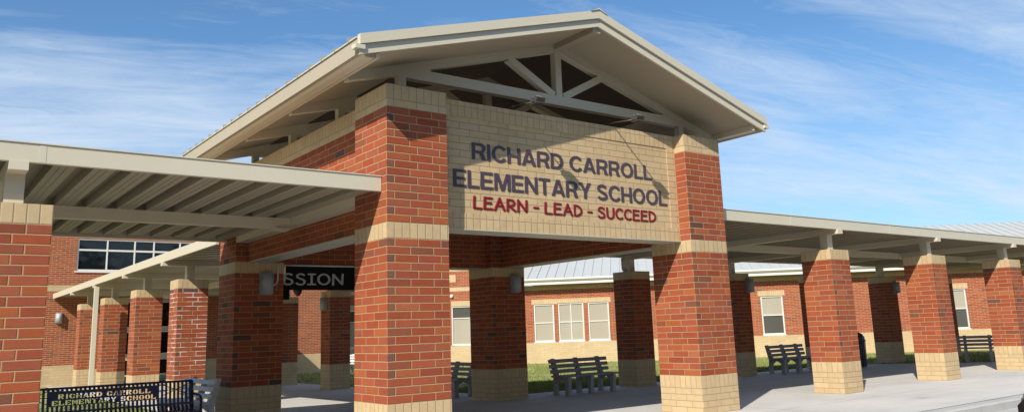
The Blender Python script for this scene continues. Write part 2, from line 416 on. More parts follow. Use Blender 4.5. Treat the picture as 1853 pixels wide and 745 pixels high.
rc = MB(); rc.prism([(XC-.17, zr(XC-.17)+.015), (XC, ZA+.045), (XC+.17, zr(XC+.17)+.015), (XC, ZA+.022)], 'y', YF-.05, YBk+.05)
pb(rc, 'ridge_cap', 'paint', parent=roof)
sm = MB(); y = YF+.25
while y < YBk-.1:
    for sg_ in (-1, 1):
        sm.bar((XC+sg_*.16, y, zr(XC+.16)+.012), (XC+sg_*(HW+.03), y, zr(XC+HW+.03)+.012), .02, .05)
    y += .405
pb(sm, 'standing_seams', 'deck', parent=roof)
for sgn in (-1, 1):
    X = lambda d: XC+sgn*d
    g = MB(); prof = [(X(3.985), 4.985), (X(3.985), 4.865), (X(3.86), 4.80), (X(3.74), 4.80), (X(3.74), 4.86), (X(3.83), 4.86), (X(3.955), 4.91), (X(3.955), 4.985)]
    g.prism(prof, 'y', YF+.10, YBk+.02)
    go_ = pb(g, 'gutter', 'paint')
    e = MB(); e.prism([(X(3.99), 4.99), (X(3.99), 4.862), (X(3.86), 4.792), (X(3.735), 4.792), (X(3.735), 4.99)], 'y', YF+.085, YF+.099)
    pb(e, 'end_cap', 'paint', parent=go_)
    fa = MB().box(min(X(3.70), X(3.735)), max(X(3.70), X(3.735)), YF+.05, YBk-.05, 4.79, 4.93)
    pb(fa, 'eave_fascia', 'paint', parent=roof)
    # grilles: small soffit tip bracket at the rake end
    pb(MB().box(min(X(3.93), X(4.06)), max(X(3.93), X(4.06)), YF-.03, YF+.08, 4.845, 4.90), 'rake_return', 'paint', parent=roof)
# trusses
def truss(yy):
    t = MB(); w = .13; y0, y1 = yy, yy+w
    zt = 5.975
    def chord(x0, x1):
        t.prism([(x0, zr(x0, zt)-.0), (x1, zr(x1, zt)-.0), (x1, zr(x1, zt)-.135), (x0, zr(x0, zt)-.135)], 'y', y0, y1)
    chord(XC-3.68, XC); chord(XC, XC+3.68)
    o = pb(t, 'truss', 'paint')
    b = MB(); b.box(XC-2.86, XC+2.86, y0+.003, y1-.003, 4.945, 5.10); pb(b, 'bottom_chord', 'paint', parent=o)
    k = MB(); k.box(XC-.062, XC+.062, y0+.005, y1-.005, 5.10, 5.845)
    pb(k, 'king_post', 'paint', parent=o)
    for sgn in (-1, 1):
        s_ = MB(); s_.bar((XC+sgn*.10, yy+w/2, 5.10), (XC+sgn*.98, yy+w/2, zr(XC+.98, zt)-.12), .11, .115, up=(0, 0, 1))
        pb(s_, 'strut', 'paint', parent=o)
        p = MB(); cx = XC+sgn*2.86; p.box(cx-.058, cx+.058, y0+.006, y1-.006, ZT-.0, 5.02); pb(p, 'post', 'paint', parent=o)
        # tapered tail out to the eave
        h = MB(); xa, xb = XC+sgn*2.4, XC+sgn*3.45
        h.prism([(xa, 4.95), (XC+sgn*2.95, 4.95), (xb, zr(xb, zt)-.14), (xb, zr(xb, zt)-.12), (xa, zr(xa, zt)-.12)], 'y', y0+.008, y1-.008)
        pb(h, 'tail', 'paint', parent=o)
for yy in (9.47, 11.42, 13.37, 15.27): truss(yy)
rbm = MB(); rbm.prism([(XC-.075, ZA-.20-.02), (XC+.075, ZA-.20-.02), (XC+.075, ZA-.33), (XC-.075, ZA-.33)], 'y', YF+.041, 9.468)
pb(rbm, 'ridge_beam', 'soffit')
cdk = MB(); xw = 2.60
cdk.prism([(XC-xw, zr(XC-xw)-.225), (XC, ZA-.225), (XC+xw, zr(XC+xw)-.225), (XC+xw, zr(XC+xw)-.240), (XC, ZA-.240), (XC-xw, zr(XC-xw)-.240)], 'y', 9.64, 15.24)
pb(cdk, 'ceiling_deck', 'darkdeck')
# plates on top of the side walls
for cx in (XC-2.86, XC+2.86):
    pb(MB().box(cx-.10, cx+.10, 10.0, 15.2, ZT+.0, ZT+.035), 'wall_plate', 'paint')

# ------------------------------------------------------------------ text
def mesh_from(cu, loc):
    o = bpy.data.objects.new('tmp', cu); C.objects.link(o); bpy.context.view_layer.update()
    me = bpy.data.meshes.new_from_object(o.evaluated_get(bpy.context.evaluated_depsgraph_get()))
    bpy.data.objects.remove(o); return me
def glyph(ch, bold=0):
    T = .175
    def ell(cx, cy, rx, ry, a0, a1, n=18): return [(cx+rx*math.cos(math.radians(a0+(a1-a0)*i/n)), cy+ry*math.sin(math.radians(a0+(a1-a0)*i/n))) for i in range(n+1)]
    def off(c, w):
        L_, R_ = [], []
        for i, p in enumerate(c):
            a = c[max(0, i-1)]; b_ = c[min(len(c)-1, i+1)]; dx, dy = b_[0]-a[0], b_[1]-a[1]; l = math.hypot(dx, dy)
            L_.append((p[0]-dy/l*w/2, p[1]+dx/l*w/2)); R_.append((p[0]+dy/l*w/2, p[1]-dx/l*w/2))
        return L_+R_[::-1]
    B = T*.86
    G = {
     'I': [[(0, 0), (T, 0), (T, 1), (0, 1)]],
     'L': [[(0, 0), (.64, 0), (.64, B), (T, B), (T, 1), (0, 1)]],
     'E': [[(0, 0), (.70, 0), (.70, B), (T, B), (T, .42), (.64, .42), (.64, .42+B), (T, .42+B), (T, 1-B), (.69, 1-B), (.69, 1), (0, 1)]],
     'H': [[(0, 0), (T, 0), (T, .42), (.78-T, .42), (.78-T, 0), (.78, 0), (.78, 1), (.78-T, 1), (.78-T, .42+B), (T, .42+B), (T, 1), (0, 1)]],
     'T': [[(.36-T/2, 0), (.36+T/2, 0), (.36+T/2, 1-B), (.72, 1-B), (.72, 1), (0, 1), (0, 1-B), (.36-T/2, 1-B)]],
     'N': [[(0, 0), (T*.95, 0), (T*.95, .68), (.78-T, 0), (.78, 0), (.78, 1), (.78-T*.95, 1), (.78-T*.95, .33), (T, 1), (0, 1)]],
     'M': [[(0, 0), (T*.92, 0), (T*.92, .76), (.47-.085, 0), (.47+.085, 0), (.94-T*.92, .76), (.94-T*.92, 0), (.94, 0), (.94, 1), (.94-T*1.4, 1), (.47, .30), (T*1.4, 1), (0, 1)]],
     'A': [[(0, 0), (T*1.08, 0), (.245, .20), (.615, .20), (.86-T*1.08, 0), (.86, 0), (.54, 1), (.32, 1)], [(.30, .355), (.56, .355), (.43, .79)]],
     'Y': [[(.41-T/2, 0), (.41+T/2, 0), (.41+T/2, .40), (.82, 1), (.60, 1), (.41, .60), (.22, 1), (0, 1), (.41-T/2, .40)]],
     'D': [[(0, 0)]+ell(.36, .5, .45, .5, -90, 90)+[(0, 1)], [(T, B)]+ell(.34, .5, .27, .5-B, -90, 90)+[(T, 1-B)]],
     'O': [ell(.46, .5, .46, .515, 0, 360)[:-1], ell(.46, .5, .46-T*1.06, .515-B*1.05, 0, 360)[:-1]],
     'C': [ell(.46, .5, .46, .515, 36, 324, 24)+ell(.46, .5, .46-T*1.06, .515-B*1.05, 322, 38, 24)],
     'R': [[(0, 0), (T, 0), (T, .39), (.36, .39), (.44, .36), (.50, .25), (.56, 0), (.79, 0), (.72, .20), (.67, .36), (.60, .44)]+ell(.50, .72, .28, .28, -50, 90, 12)+[(0, 1)], [(T, .54), (.44, .54)]+ell(.46, .695, .125, .15, -80, 80, 8)+[(.44, 1-B), (T, 1-B)]],
     'S': [off(ell(.385, .735, .275, .19, 18, 240, 14)+ell(.385, .265, .29, .19, 62, -162, 14), B*1.08)]}
    cu = bpy.data.curves.new('gl', 'CURVE'); cu.dimensions = '2D'; cu.fill_mode = 'BOTH'; cu.extrude = .5
    for poly in G[ch]:
        sp = cu.splines.new('POLY'); sp.points.add(len(poly)-1); sp.use_cyclic_u = True
        for p, q in zip(sp.points, poly): p.co = (q[0], q[1], 0, 1)
    return mesh_from(cu, None)
def line_letters(text, x0, x1, z0, z1, yf, depth, mat, parent, bold=.03, space=.34, gap=.085):
    gs = []; cur = 0
    for ch in text:
        if ch == ' ': cur += space; continue
        me = glyph(ch, bold); xs_ = [v.co.x for v in me.vertices]; ys_ = [v.co.y for v in me.vertices]
        gs.append((me, cur-min(xs_), min(ys_), max(ys_))); cur += max(xs_)-min(xs_)+gap
    cur -= gap
    H0 = min(g[2] for g in gs); H1 = max(g[3] for g in gs); sx = (x1-x0)/cur; sz = (z1-z0)/(H1-H0)
    for me, dx, _, _ in gs:
        for v in me.vertices:
            x, y_, z = v.co; v.co = (x0+(x+dx)*sx, yf-depth/2-z*depth, z0+(y_-H0)*sz)
        me.materials.append(M[mat]); o = bpy.data.objects.new('letter', me); C.objects.link(o); o.parent = parent
        bmx = bmesh.new(); bmx.from_mesh(me); bmesh.ops.recalc_face_normals(bmx, faces=bmx.faces); bmx.to_mesh(me); bmx.free()
arc = lambda cx, cy, rx, ry, a0, a1, n=10: [(cx+rx*math.cos(math.radians(a0+(a1-a0)*i/n)), cy+ry*math.sin(math.radians(a0+(a1-a0)*i/n))) for i in range(n+1)]
SK = {  # hand-lettered strokes, unit height
 'L': (.52, [[(.06, .97), (.03, .5), (.03, .04)], [(.03, .04), (.5, .02)]]),
 'E': (.58, [[(.56, .95), (.08, .96)], [(.08, .96), (.04, .03)], [(.04, .03), (.56, .04)], [(.07, .52), (.5, .53)]]),
 'A': (.70, [[(.02, 0), (.36, .98)], [(.36, .98), (.68, .02)], [(.16, .36), (.60, .36)]]),
 'R': (.62, [[(.05, 0), (.07, .95)], [(.07, .95)]+arc(.28, .70, .26, .25, 75, -75, 8)+[(.08, .42)], [(.2, .42), (.6, .02)]]),
 'N': (.70, [[(.04, 0), (.06, .95)], [(.06, .95), (.62, .05)], [(.62, .05), (.66, .98)]]),
 'D': (.64, [[(.06, .96), (.05, .04)]+arc(.12, .49, .48, .46, -80, 82, 12)+[(.05, .96)]]),
 'S': (.58, [arc(.30, .74, .23, .22, 35, 200, 9)+arc(.28, .26, .26, .25, 85, -150, 12)]),
 'U': (.64, [[(.05, .96)]+arc(.32, .32, .26, .31, 185, 355, 10)+[(.60, .96)]]),
 'C': (.60, [arc(.36, .50, .33, .46, 50, 305, 14)]),
 'M': (.86, [[(.03, 0), (.16, .96)], [(.16, .96), (.42, .25)], [(.42, .25), (.66, .96)], [(.66, .96), (.82, .02)]]),
 'I': (.44, [[(.22, .95), (.22, .05)], [(.02, .95), (.43, .95)], [(.0, .04), (.44, .04)]]),
 'O': (.76, [arc(.38, .5, .35, .46, 90, 450, 20)]),
 '-': (.34, [[(.02, .45), (.32, .45)]]),
}
def stroke_mesh(ch, r):
    cu = bpy.data.curves.new('s', 'CURVE'); cu.dimensions = '3D'; cu.bevel_depth = r; cu.bevel_resolution = 3; cu.use_fill_caps = True
    for st in SK[ch][1]:
        sp = cu.splines.new('POLY'); sp.points.add(len(st)-1)
        for p, q in zip(sp.points, st): p.co = (q[0], q[1], 0, 1)
    me = mesh_from(cu, None)
    b = bmesh.new(); b.from_mesh(me)
    for st in SK[ch][1]:
        for q in (st if len(st) < 6 else (st[0], st[-1])): bmesh.ops.create_uvsphere(b, u_segments=10, v_segments=6, radius=r*.995, matrix=Matrix.Translation((q[0], q[1], 0)))
    b.to_mesh(me); b.free(); return me
def stroke_letters(text, x0, x1, z0, z1, yc, flat, mat, parent, r=.075, gap=.16, space=.34, name='letter', axis=None):
    cur = 0; items = []
    for ch in text:
        if ch == ' ': cur += space; continue
        items.append((ch, cur)); cur += SK[ch][0]+gap
    cur -= gap; sx = (x1-x0)/cur; sz = (z1-z0)
    for ch, dx in items:
        me = stroke_mesh(ch, r)
        for v in me.vertices:
            x, y_, z = v.co; v.co = (x0+(x+dx)*sx, yc+z*flat, z0+y_*sz)
        me.materials.append(M[mat]); me.shade_smooth() if hasattr(me, 'shade_smooth') else None
        o = bpy.data.objects.new(name, me); C.objects.link(o); o.parent = parent
def sign_root(label, cat, loc): r = empty('sign_lettering', loc); tag(r, label, cat, 'raised lettering on the tan name panel'); return r
YL = YS+.012
r = sign_root('dark purple raised letters RICHARD CARROLL, top line on the tan panel', 'lettering', (0, 0, 0))
line_letters('RICHARD CARROLL', 6.325, 9.99, 3.847, 4.095, YL-.001, .010, 'purple', r)
r = sign_root('dark purple raised letters ELEMENTARY SCHOOL, middle line on the tan panel', 'lettering', (0, 0, 0))
line_letters('ELEMENTARY SCHOOL', 6.00, 10.32, 3.427, 3.685, YL-.001, .010, 'purple', r)
r = sign_root('red hand-style raised letters LEARN - LEAD - SUCCEED, bottom line on the tan panel', 'lettering', (0, 0, 0))
stroke_letters('LEARN - LEAD - SUCCEED', 6.335, 10.015, 3.143, 3.315, YL-.007, .07, 'redlet', r, r=.098)

# ------------------------------------------------------------------ flood lights on arms over the name panel
def flood(x, label):
    r = empty('flood_light', (x, YS+.1, ZT)); tag(r, label, 'flood light', 'arm-mounted flood lights above the name panel')
    MB().tube([(0, .05, .0), (0, .02, .05), (0, -.15, .05), (0, -.64, -.01)], .011, 8).build('arm', 'grey', r)
    h = MB()
    h.prism([(-.86, .03), (-.80, .075), (-.66, .055), (-.60, -.02), (-.64, -.075), (-.80, -.08)], 'x', -.13, .13)
    ho = h.build('housing', 'grey', r, bev=.006)
    f = MB()
    for k in range(9): f.box(-.12+k*.028, -.112+k*.028, -.86, -.62, -.10, -.075)
    f.build('cooling_fins', 'grey', ho)
    MB().box(-.10, .06, -.80, -.68, .066, .078).build('lens', 'lens', ho)
    MB().box(-.145, -.131, -.76, -.66, -.06, .04).build('bracket', 'grey', ho)
    ho.scale = (.62, .62, .62); ho.location = (0, -.25, 0)
flood(7.08, 'small grey arm-mounted flood light above the word RICHARD')
flood(9.10, 'small grey arm-mounted flood light above the word CARROLL')

# ------------------------------------------------------------------ covered walkways
ZF0, ZF1 = 3.255, 3.448
def pans_y(mb, x0, x1, y0, y1, pitch=.385):
    x = x0+.03
    while x < x1-.02:
        xe = min(x+.215, x1)
        mb.box(x, xe, y0, y1, 3.300, 3.317)
        mb.box(x, x+.012, y0, y1, 3.317, 3.425); mb.box(xe-.012, xe, y0, y1, 3.317, 3.425)
        x += pitch
def groove_y(mb, x0, x1, y0, y1, pitch=.385):
    x = x0+.03
    while x < x1-.3:
        for o in (.068, .136): mb.box(x+o, x+o+.012, y0, y1, 3.293, 3.2999)
        x += pitch
def walkway_x(x0, x1, y0, y1, label, beams, gapside=None, ledger=None):
    r = empty('covered_walkway', (x0, y0, 0)); tag(r, label, 'walkway canopy', 'flat beige metal walkway canopies')
    def b(mb, n, m='paint', par=None, bev=0.):
        return mb.build(n, m, par or r, (0, 0, 0) if par else (-x0, -y0, 0), bev=bev)
    b(MB().box(x0, x1, y0, y0+.06, ZF0, ZF1), 'front_fascia', bev=.004)
    b(MB().box(x0, x1, y1-.06, y1, ZF0, ZF1), 'rear_fascia', bev=.004)
    xj = x0+2.2
    while xj < x1-1:
        b(MB().box(xj-.03, xj+.03, y0-.0025, y0-.0002, ZF0+.004, ZF1-.004), 'joint_cover'); xj += 3.66
    b(MB().box(x0, x1, y0-.012, y0+.07, ZF1, ZF1+.012), 'drip_edge')
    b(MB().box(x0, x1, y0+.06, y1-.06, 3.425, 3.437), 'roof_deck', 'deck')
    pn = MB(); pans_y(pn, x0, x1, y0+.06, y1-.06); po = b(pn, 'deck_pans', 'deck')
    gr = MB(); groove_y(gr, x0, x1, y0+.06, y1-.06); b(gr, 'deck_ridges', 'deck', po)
    for bx in beams:
        cb = MB().box(bx-.085, bx+.085, y0-.025, y1-.3, 3.168, 3.2545); cb.box(bx-.085, bx+.085, y0+.061, y1-.3, 3.2545, 3.2995)
        bo = b(cb, 'cross_beam')
        for yy in (y0+.32, 15.27):
            b(MB().box(bx-.088, bx+.088, yy-.088, yy+.088, 28*HC, 3.168), 'post', 'paint', bo)
    xs_ = [x0]+list(beams)+[x1]
    lb = [(a+(0 if i == 0 else .087), c-(0 if i == len(xs_)-2 else .087)) for i, (a, c) in enumerate(zip(xs_, xs_[1:]))]
    for a, c in lb:
        if c-a > .3: b(MB().box(a, c, 12.27, 12.42, 3.135, 3.2995), 'purlin')
    return r, b
r, b = walkway_x(-8.5, X0-.004, 9.2, 15.45, 'flat beige metal walkway canopy left of the portico, running off the left edge', [.8175-4.15, .8175])
b(MB().box(X0+.0, X0+.215, Y1+.004, 14.88, 3.19, 3.2995), 'wall_ledger')
b(MB().box(X0-.24, X0-.03, 12.24, 12.45, 3.10, 3.143), 'bracket')
rw, b = walkway_x(X3+.004, 33.6, 9.2, 15.65, 'long flat beige metal walkway canopy right of the portico', [x+SP/2 for x in XR])
for x in (15.0, 27.45):
    b(MB().tube([(x+.10, 15.2, 2.86), (x+.03, 15.2, 2.92), (x+.03, 15.2, 3.2)], .055, 10), 'drain_pipe')
# canopy behind, running away from the camera
x0, x1, y0, y1 = 4.755, 11.9, Y3+.004, 36.45
r = empty('covered_walkway', (x0, y0, 0)); tag(r, 'flat beige metal walkway canopy running from the portico back to the brick building', 'walkway canopy', 'flat beige metal walkway canopies')
def b(mb, n, m='paint', par=None, bev=0.): return mb.build(n, m, par or r, (0, 0, 0) if par else (-x0, -y0, 0), bev=bev)
b(MB().box(x0, x0+.06, y0, y1, ZF0, ZF1), 'side_fascia', bev=.004)
b(MB().box(x1-.06, x1, y0, y1, ZF0, ZF1), 'side_fascia', bev=.004)
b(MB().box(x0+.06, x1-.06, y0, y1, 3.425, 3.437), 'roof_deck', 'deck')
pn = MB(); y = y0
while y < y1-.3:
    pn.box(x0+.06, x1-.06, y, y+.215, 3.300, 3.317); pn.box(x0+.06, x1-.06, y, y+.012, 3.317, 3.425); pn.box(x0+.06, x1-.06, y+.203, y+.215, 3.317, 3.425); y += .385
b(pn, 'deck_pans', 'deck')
yb = [y+SP/2 for y in YT]
for y in yb:
    cb = MB().box(x0-.025, x1-.1, y-.085, y+.085, 3.168, 3.2545); cb.box(x0+.061, x1-.1, y-.085, y+.085, 3.2545, 3.2995)
    bo = b(cb, 'cross_beam')
    for xx in (5.03+SP/2, 10.63+SP/2):
        b(MB().box(xx-.088, xx+.088, y-.088, y+.088, 28*HC, 3.168), 'post', 'paint', bo)
ys_ = [y0]+yb+[y1]
for a, c in zip(ys_, ys_[1:]): b(MB().box(8.1, 8.25, a+.09, c-.09, 3.135, 3.2995), 'purlin')
# downspout
ds = MB().box(-.065, .065, -.05, .05, .05, 3.2).build('downspout', 'paint', None, (4.69, 27.15, gz(4.7, 27)), bev=.006)
tag(ds, 'square beige downspout standing in front of the far left walkway pier', 'downspout')
MB().box(-.10, .10, -.09, .09, -.02, .10).build('shoe', 'paint', ds)

# ------------------------------------------------------------------ sconces
sc_n = [None]
def sconce(loc, rz, label):
    if sc_n[0] is None:
        r = empty('wall_sconce'); h = MB(); n = 12
        prof = [(-.115, 0)]+[(-.115*math.cos(PI*i/n), -.05-.13*math.sin(PI*i/n)) for i in range(n+1)]+[(.115, 0)]
        k = len(prof)
        for i in range(k-1):
            p, q = prof[i], prof[i+1]
            h.face([(p[0], p[1], -.19), (q[0], q[1], -.19), (q[0], q[1], .19), (p[0], p[1], .19)], smooth=True)
        h.face([(p[0], p[1], .19) for p in prof]); h.face([(p[0], p[1], -.19) for p in prof][::-1])
        h.build('housing', 'alu', r)
        MB().box(-.125, .125, -.02, -.001, -.2, .2).build('back_plate', 'alu', r)
        MB().cyl((0, -.09, -.195), (0, -.09, -.185), .06, .06, 12).build('lens', 'lens', r)
        sc_n[0] = r; o = r
    else: o = copy_tree(sc_n[0])
    o.location = loc; o.rotation_euler = (0, 0, rz); tag(o, label, 'wall light', 'half-round aluminium wall lights'); return o
sconce((5.42, Y2-.002, 2.45), 0, 'aluminium half-round wall light on the dark rear left pillar, white conduit beside it')
sconce((11.22, Y2-.002, 2.485), 0, 'aluminium half-round wall light on the dark rear right pillar inside the portico')
sconce((10.629, 23.95, 2.45), -PI/2, 'grey wall light on the left face of the shaded pier beneath the banner')
sconce((19.80, 14.928, 2.49), 0, 'dark wall light on the rear pier just right of the portico')
sconce((28.02, 14.928, 2.47), 0, 'dark wall light on the far shaded pier between the two sunlit right piers')
sconce((5.02, 36.498, 2.50), 0, 'aluminium wall light on the sunlit far left brick wall')
cd = MB(); pts = [(5.535, Y2-.018, 2.42)]+[(5.535+.10*math.sin(a), Y2-.018, 2.52-.10*math.cos(a)) for a in [PI/2*i/6 for i in range(7)]]+[(5.635, Y2-.018, 2.83)]
cd.tube(pts, .015, 6); tag(cd.build('conduit', 'cond'), 'thin white conduit curving down the dark rear left pillar to its wall light', 'conduit')

# ------------------------------------------------------------------ banner
bn = empty('banner', (7.0, 15.05, 0)); tag(bn, 'black banner with grey letters MISSION hanging under the rear portico beam', 'banner')
MB().box(-1.14, .72, -.006, .006, 2.345, 2.80).build('sheet', 'banner', bn)
MB().cyl((-1.14, 0, 2.812), (.72, 0, 2.812), .017, .017, 10).build('rod', 'cond', bn)
stroke_letters('MISSION', 5.27-7.0, 7.05-7.0, 2.445, 2.66, -.008, .02, 'bannertext', bn, r=.075, gap=.17)
bn2 = empty('banner', (8.6, 21.6, 0)); tag(bn2, 'second black banner, mostly hidden, hanging under the walkway behind the MISSION banner', 'banner')
MB().box(-1.3, -.08, -.006, .006, 2.47, 2.95).build('sheet', 'banner', bn2)
MB().bar((-.62, -.012, 2.56), (-.50, -.012, 2.80), .006, .05).build('letter', 'bannertext', bn2)
sph = MB(); sph.cyl((0, 0, 0), (0, 0, .12), .10, .14, 14); sph.cyl((0, 0, -.08), (0, 0, 0), .05, .10, 14)
dome = sph.build('camera_dome', 'black', None, (8.60, 21.2, 2.63)); tag(dome, 'round black camera hanging right of the hidden second banner', 'camera')
MB().cyl((0, 0, .12), (0, 0, .70), .02, .02, 8).build('stem', 'cond', dome)

# ------------------------------------------------------------------ buildings
def wall(mb, u0, u1, z0, z1, y0, th, holes=()):
    us = sorted({u0, u1, *[min(max(h[i], u0), u1) for h in holes for i in (0, 1)]}); zs = sorted({z0, z1, *[min(max(h[i], z0), z1) for h in holes for i in (2, 3)]})
    for a, c in zip(us, us[1:]):
        for d, e in zip(zs, zs[1:]):
            m_, n_ = (a+c)/2, (d+e)/2
            if any(h[0] < m_ < h[1] and h[2] < n_ < h[3] for h in holes): continue
            mb.box(a, c, y0, y0+th, d, e, du=(a, 0, 0, 0))
def window(par, u0, u1, z0, z1, y, panes, fr=.06, lower=None, glass='blind', sill=True, vm=0):
    """frame + sashes; panes: list of (u0,u1,z0,z1,mat) in 0..1"""
    f = MB(); y0, y1 = y+.03, y+.11
    f.box(u0, u0+fr, y0, y1, z0, z1); f.box(u1-fr, u1, y0, y1, z0, z1); f.box(u0+fr, u1-fr, y0, y1, z1-fr, z1); f.box(u0+fr, u1-fr, y0, y1, z0, z0+fr)
    w = f.build('window', 'white', par)
    iu0, iu1, iz0, iz1 = u0+fr, u1-fr, z0+fr, z1-fr
    bars = MB(); nb = 0
    for (a, c, d, e, m_) in panes:
        pa, pc, pd, pe = iu0+(iu1-iu0)*a, iu0+(iu1-iu0)*c, iz0+(iz1-iz0)*d, iz0+(iz1-iz0)*e
        p = MB().box(pa+.004, pc-.004, y0+.05, y0+.06, pd+.004, pe-.004); p.build('pane', m_, w)
        if d > .01: bars.box(pa, pc, y0+.01, y0+.07, pd-.022, pd+.022); nb = 1
        if a > .01: bars.box(pa-.022, pa+.022, y0+.012, y0+.068, pd+.022 if d > .01 else pd, pe); nb = 1
    if nb: bars.build('glazing_bar', 'white', w)
    if sill: MB().box(u0-.03, u1+.03, y-.02, y+.10, z0-.05, z0-.002).build('sill', 'white', w)
    return w
# --- classroom wing, 45 degrees to the portico
K = 57.; R45 = -PI/4
wing = empty('classroom_wing', (K/2, K/2, 0), R45); tag(wing, 'long single-storey brick classroom wing with pale metal roof behind the lawn', 'building')
W = [(-4.75, -3.75, .84, 2.66), (-3.54, -2.29, .84, 2.68), (-2.07, -1.05, .84, 2.67), (6.16, 7.18, .84, 2.64), (14.36, 15.36, .84, 2.64), (22.5, 23.5, .84, 2.64)]
s0, s1 = -6.3, 42
lm = [(-4.85, -.95), (6.05, 7.29), (14.25, 15.47), (22.4, 23.6)]
lint = [(a, c, 2.66, 2.92) for a, c in lm]
m1 = MB(); wall(m1, s0, s1, .80, 3.34, 0, .25, [(h[0], h[1], h[2]-.05, h[3]) for h in W]+[(a, c, 2.64, 2.90) for a, c in lm]); m1.build('wall', 'redfar', wing)
m1 = MB().box(s0, s1, -.02, .25, -.4, .78); m1.build('base_band', 'tanfar', wing)
MB().box(s0, s1, -.015, .25, .782, .798).build('water_table', 'tanfar', wing)
for (a, c) in lm:
    m1 = MB(); wall(m1, a, c, 2.64, 2.90, -.008, .24, [(h[0], h[1], h[2], h[3]) for h in W]); m1.build('window_head', 'soldfar', wing)
MB().box(s0, s1, .0, .25, 3.342, 3.56).build('eave_band', 'soldfar', wing)
for i, h in enumerate(W):
    if i == 1: pn_ = [(0, .5, 0, .5, 'blind'), (.5, 1, 0, .5, 'blind'), (0, .5, .5, 1, 'blind'), (.5, 1, .5, 1, 'blind')]
    elif i < 3: pn_ = [(0, 1, 0, .5, 'blind'), (0, 1, .5, 1, 'blind')]
    else: pn_ = [(0, 1, 0, .5, 'glassb'), (0, 1, .5, 1, 'blind')]
    window(wing, h[0]+.002, h[1]-.002, h[2], h[3]-.002, 0, pn_)
rf = MB(); RD, ZG, ZR = 8.0, 3.88, 6.42
rf.prism([(-.62, ZG), (RD, ZR), (2*RD+.62, ZG), (2*RD+.62, ZG-.06), (RD, ZR-.06), (-.62, ZG-.06)], 'x', s0-.2, s1)
ro = rf.build('roof', 'seam', wing)
sm = MB(); s = s0
while s < s1:
    sm.bar((s, -.62, ZG+.02), (s, RD, ZR+.02), .03, .05); s += .45
sm.build('standing_seams', 'seam', ro)
MB().box(s0-.2, s1, -.585, .0, 3.575, 3.61).build('soffit', 'soffit', ro)
g = MB(); g.prism([(-.60, 3.58), (-.60, 3.72), (-.64, 3.72), (-.72, 3.80), (-.72, 3.875), (-.62, 3.875), (-.58, 3.70), (-.58, 3.58)], 'x', s0-.2, s1); g.build('gutter', 'white', ro)
MB().box(s0, s1, RD*2-.25, RD*2, -.4, 3.6).build('rear_wall', 'redfar', wing)
MB().box(s1-.25, s1-.001, .25, RD*2-.25, -.4, 3.6).build('end_wall', 'redfar', wing)
# --- taller block in the same line
tb = empty('link_building', (K/2, K/2, 0), R45); tag(tb, 'taller brick block with tan bands, seen just right of the portico left pillar', 'building')
a0, a1 = -15.6, -6.32
H = [(-8.92, -7.88, .80, 2.72), (-10.1, -9.06, .80, 2.72), (-14.6, -13.7, .80, 2.72)]
m1 = MB(); wall(m1, a0, a1, .78, 6.4, 0, .25, [(-8.92, -7.88, .75, 2.98), (-10.1, -9.06, .75, 2.98), (-14.6, -13.7, .75, 2.98)]); m1.build('wall', 'redfar', tb)
MB().box(a0, a1, -.02, .25, -.4, .778).build('base_band', 'tanfar', tb)
for (a, c, d, e) in H:
    window(tb, a+.002, c-.002, d, e, 0, [(0, 1, 0, .7, 'blind'), (0, 1, .7, 1, 'glassb')])
    MB().box(a, c, -.01, .2, 2.722, 2.975).build('window_head', 'tanfar', tb)
for z0_, z1_ in ((3.46, 3.66), (4.46, 4.68)): MB().box(a0, a1, -.014, -.001, z0_, z1_).build('tan_band', 'tanfar', tb)
MB().box(-9.2, -8.66, -.014, -.001, 3.92, 4.29).build('tan_panel', 'tanfar', tb)
MB().box(a0, a1, .25, 8, 6.2, 6.4).build('flat_roof', 'seam', tb)
MB().box(a1-.25, a1-.002, .25, 8, -.4, 6.2).build('side_wall', 'redfar', tb)
gl = MB(); gl.cyl((0, 0, 0), (0, -.06, 0), .05, .09, 14); gl.cyl((0, -.06, 0), (0, -.14, 0), .09, .05, 14)
gp_ = Vector((-8.88, 0, 3.22)); gp_.rotate(Matrix.Rotation(R45, 3, 'Z'))
globe = gl.build('wall_globe', 'white', None, (K/2+gp_.x, K/2+gp_.y, 3.22), R45); tag(globe, 'small round white wall fixture on the brick wall above a window', 'wall fixture')
# --- main building, parallel to the portico
YM = 36.5
mn = empty('main_building', (0, YM, 0)); tag(mn, 'tall red brick main building with a strip of dark windows, far left', 'building')
wh = [(5.52, 12.4, 4.36, 5.68), (7.0, 10.75, .1, 3.3)]
m1 = MB(); wall(m1, -12, 16.3, .68, 7.6, 0, .3, wh); m1.build('wall', 'redfar', mn)
m1 = MB(); wall(m1, -12, 16.3, -.4, .678, -.02, .32, [(7.0, 10.75, -.4, .7)]); m1.build('base_band', 'tanfar', mn)
MB().box(-12, 6.9, -.014, -.001, 3.55, 3.78).build('tan_band', 'tanfar', mn)
MB().box(-12, 16.3, .3, 9, 7.3, 7.6).build('flat_roof', 'seam', mn)
MB().box(16.0, 16.3, .3, 9, -.4, 7.3).build('side_wall', 'redfar', mn)
ms = [0, .157, .31, .42, .575, .73, .845, 1]
f = MB(); f.box(5.522, 12.398, .03, .13, 4.362, 4.43); f.box(5.522, 12.398, .03, .13, 5.62, 5.678)
f.box(5.522, 12.398, .035, .125, 5.18, 5.25)
for q in ms:
    x = 5.522+q*6.83; f.box(x, x+.05, .028, .132, 4.43, 5.62)
wo = f.build('window', 'white', mn)
for a, c in zip(ms, ms[1:]):
    for d, e in ((4.435, 5.175), (5.255, 5.615)):
        MB().box(5.575+a*6.83, 5.518+c*6.83, .09, .10, d, e).build('pane', 'glass', wo)
MB().box(5.45, 12.45, -.05, .05, 4.30, 4.358).build('sill', 'white', wo)
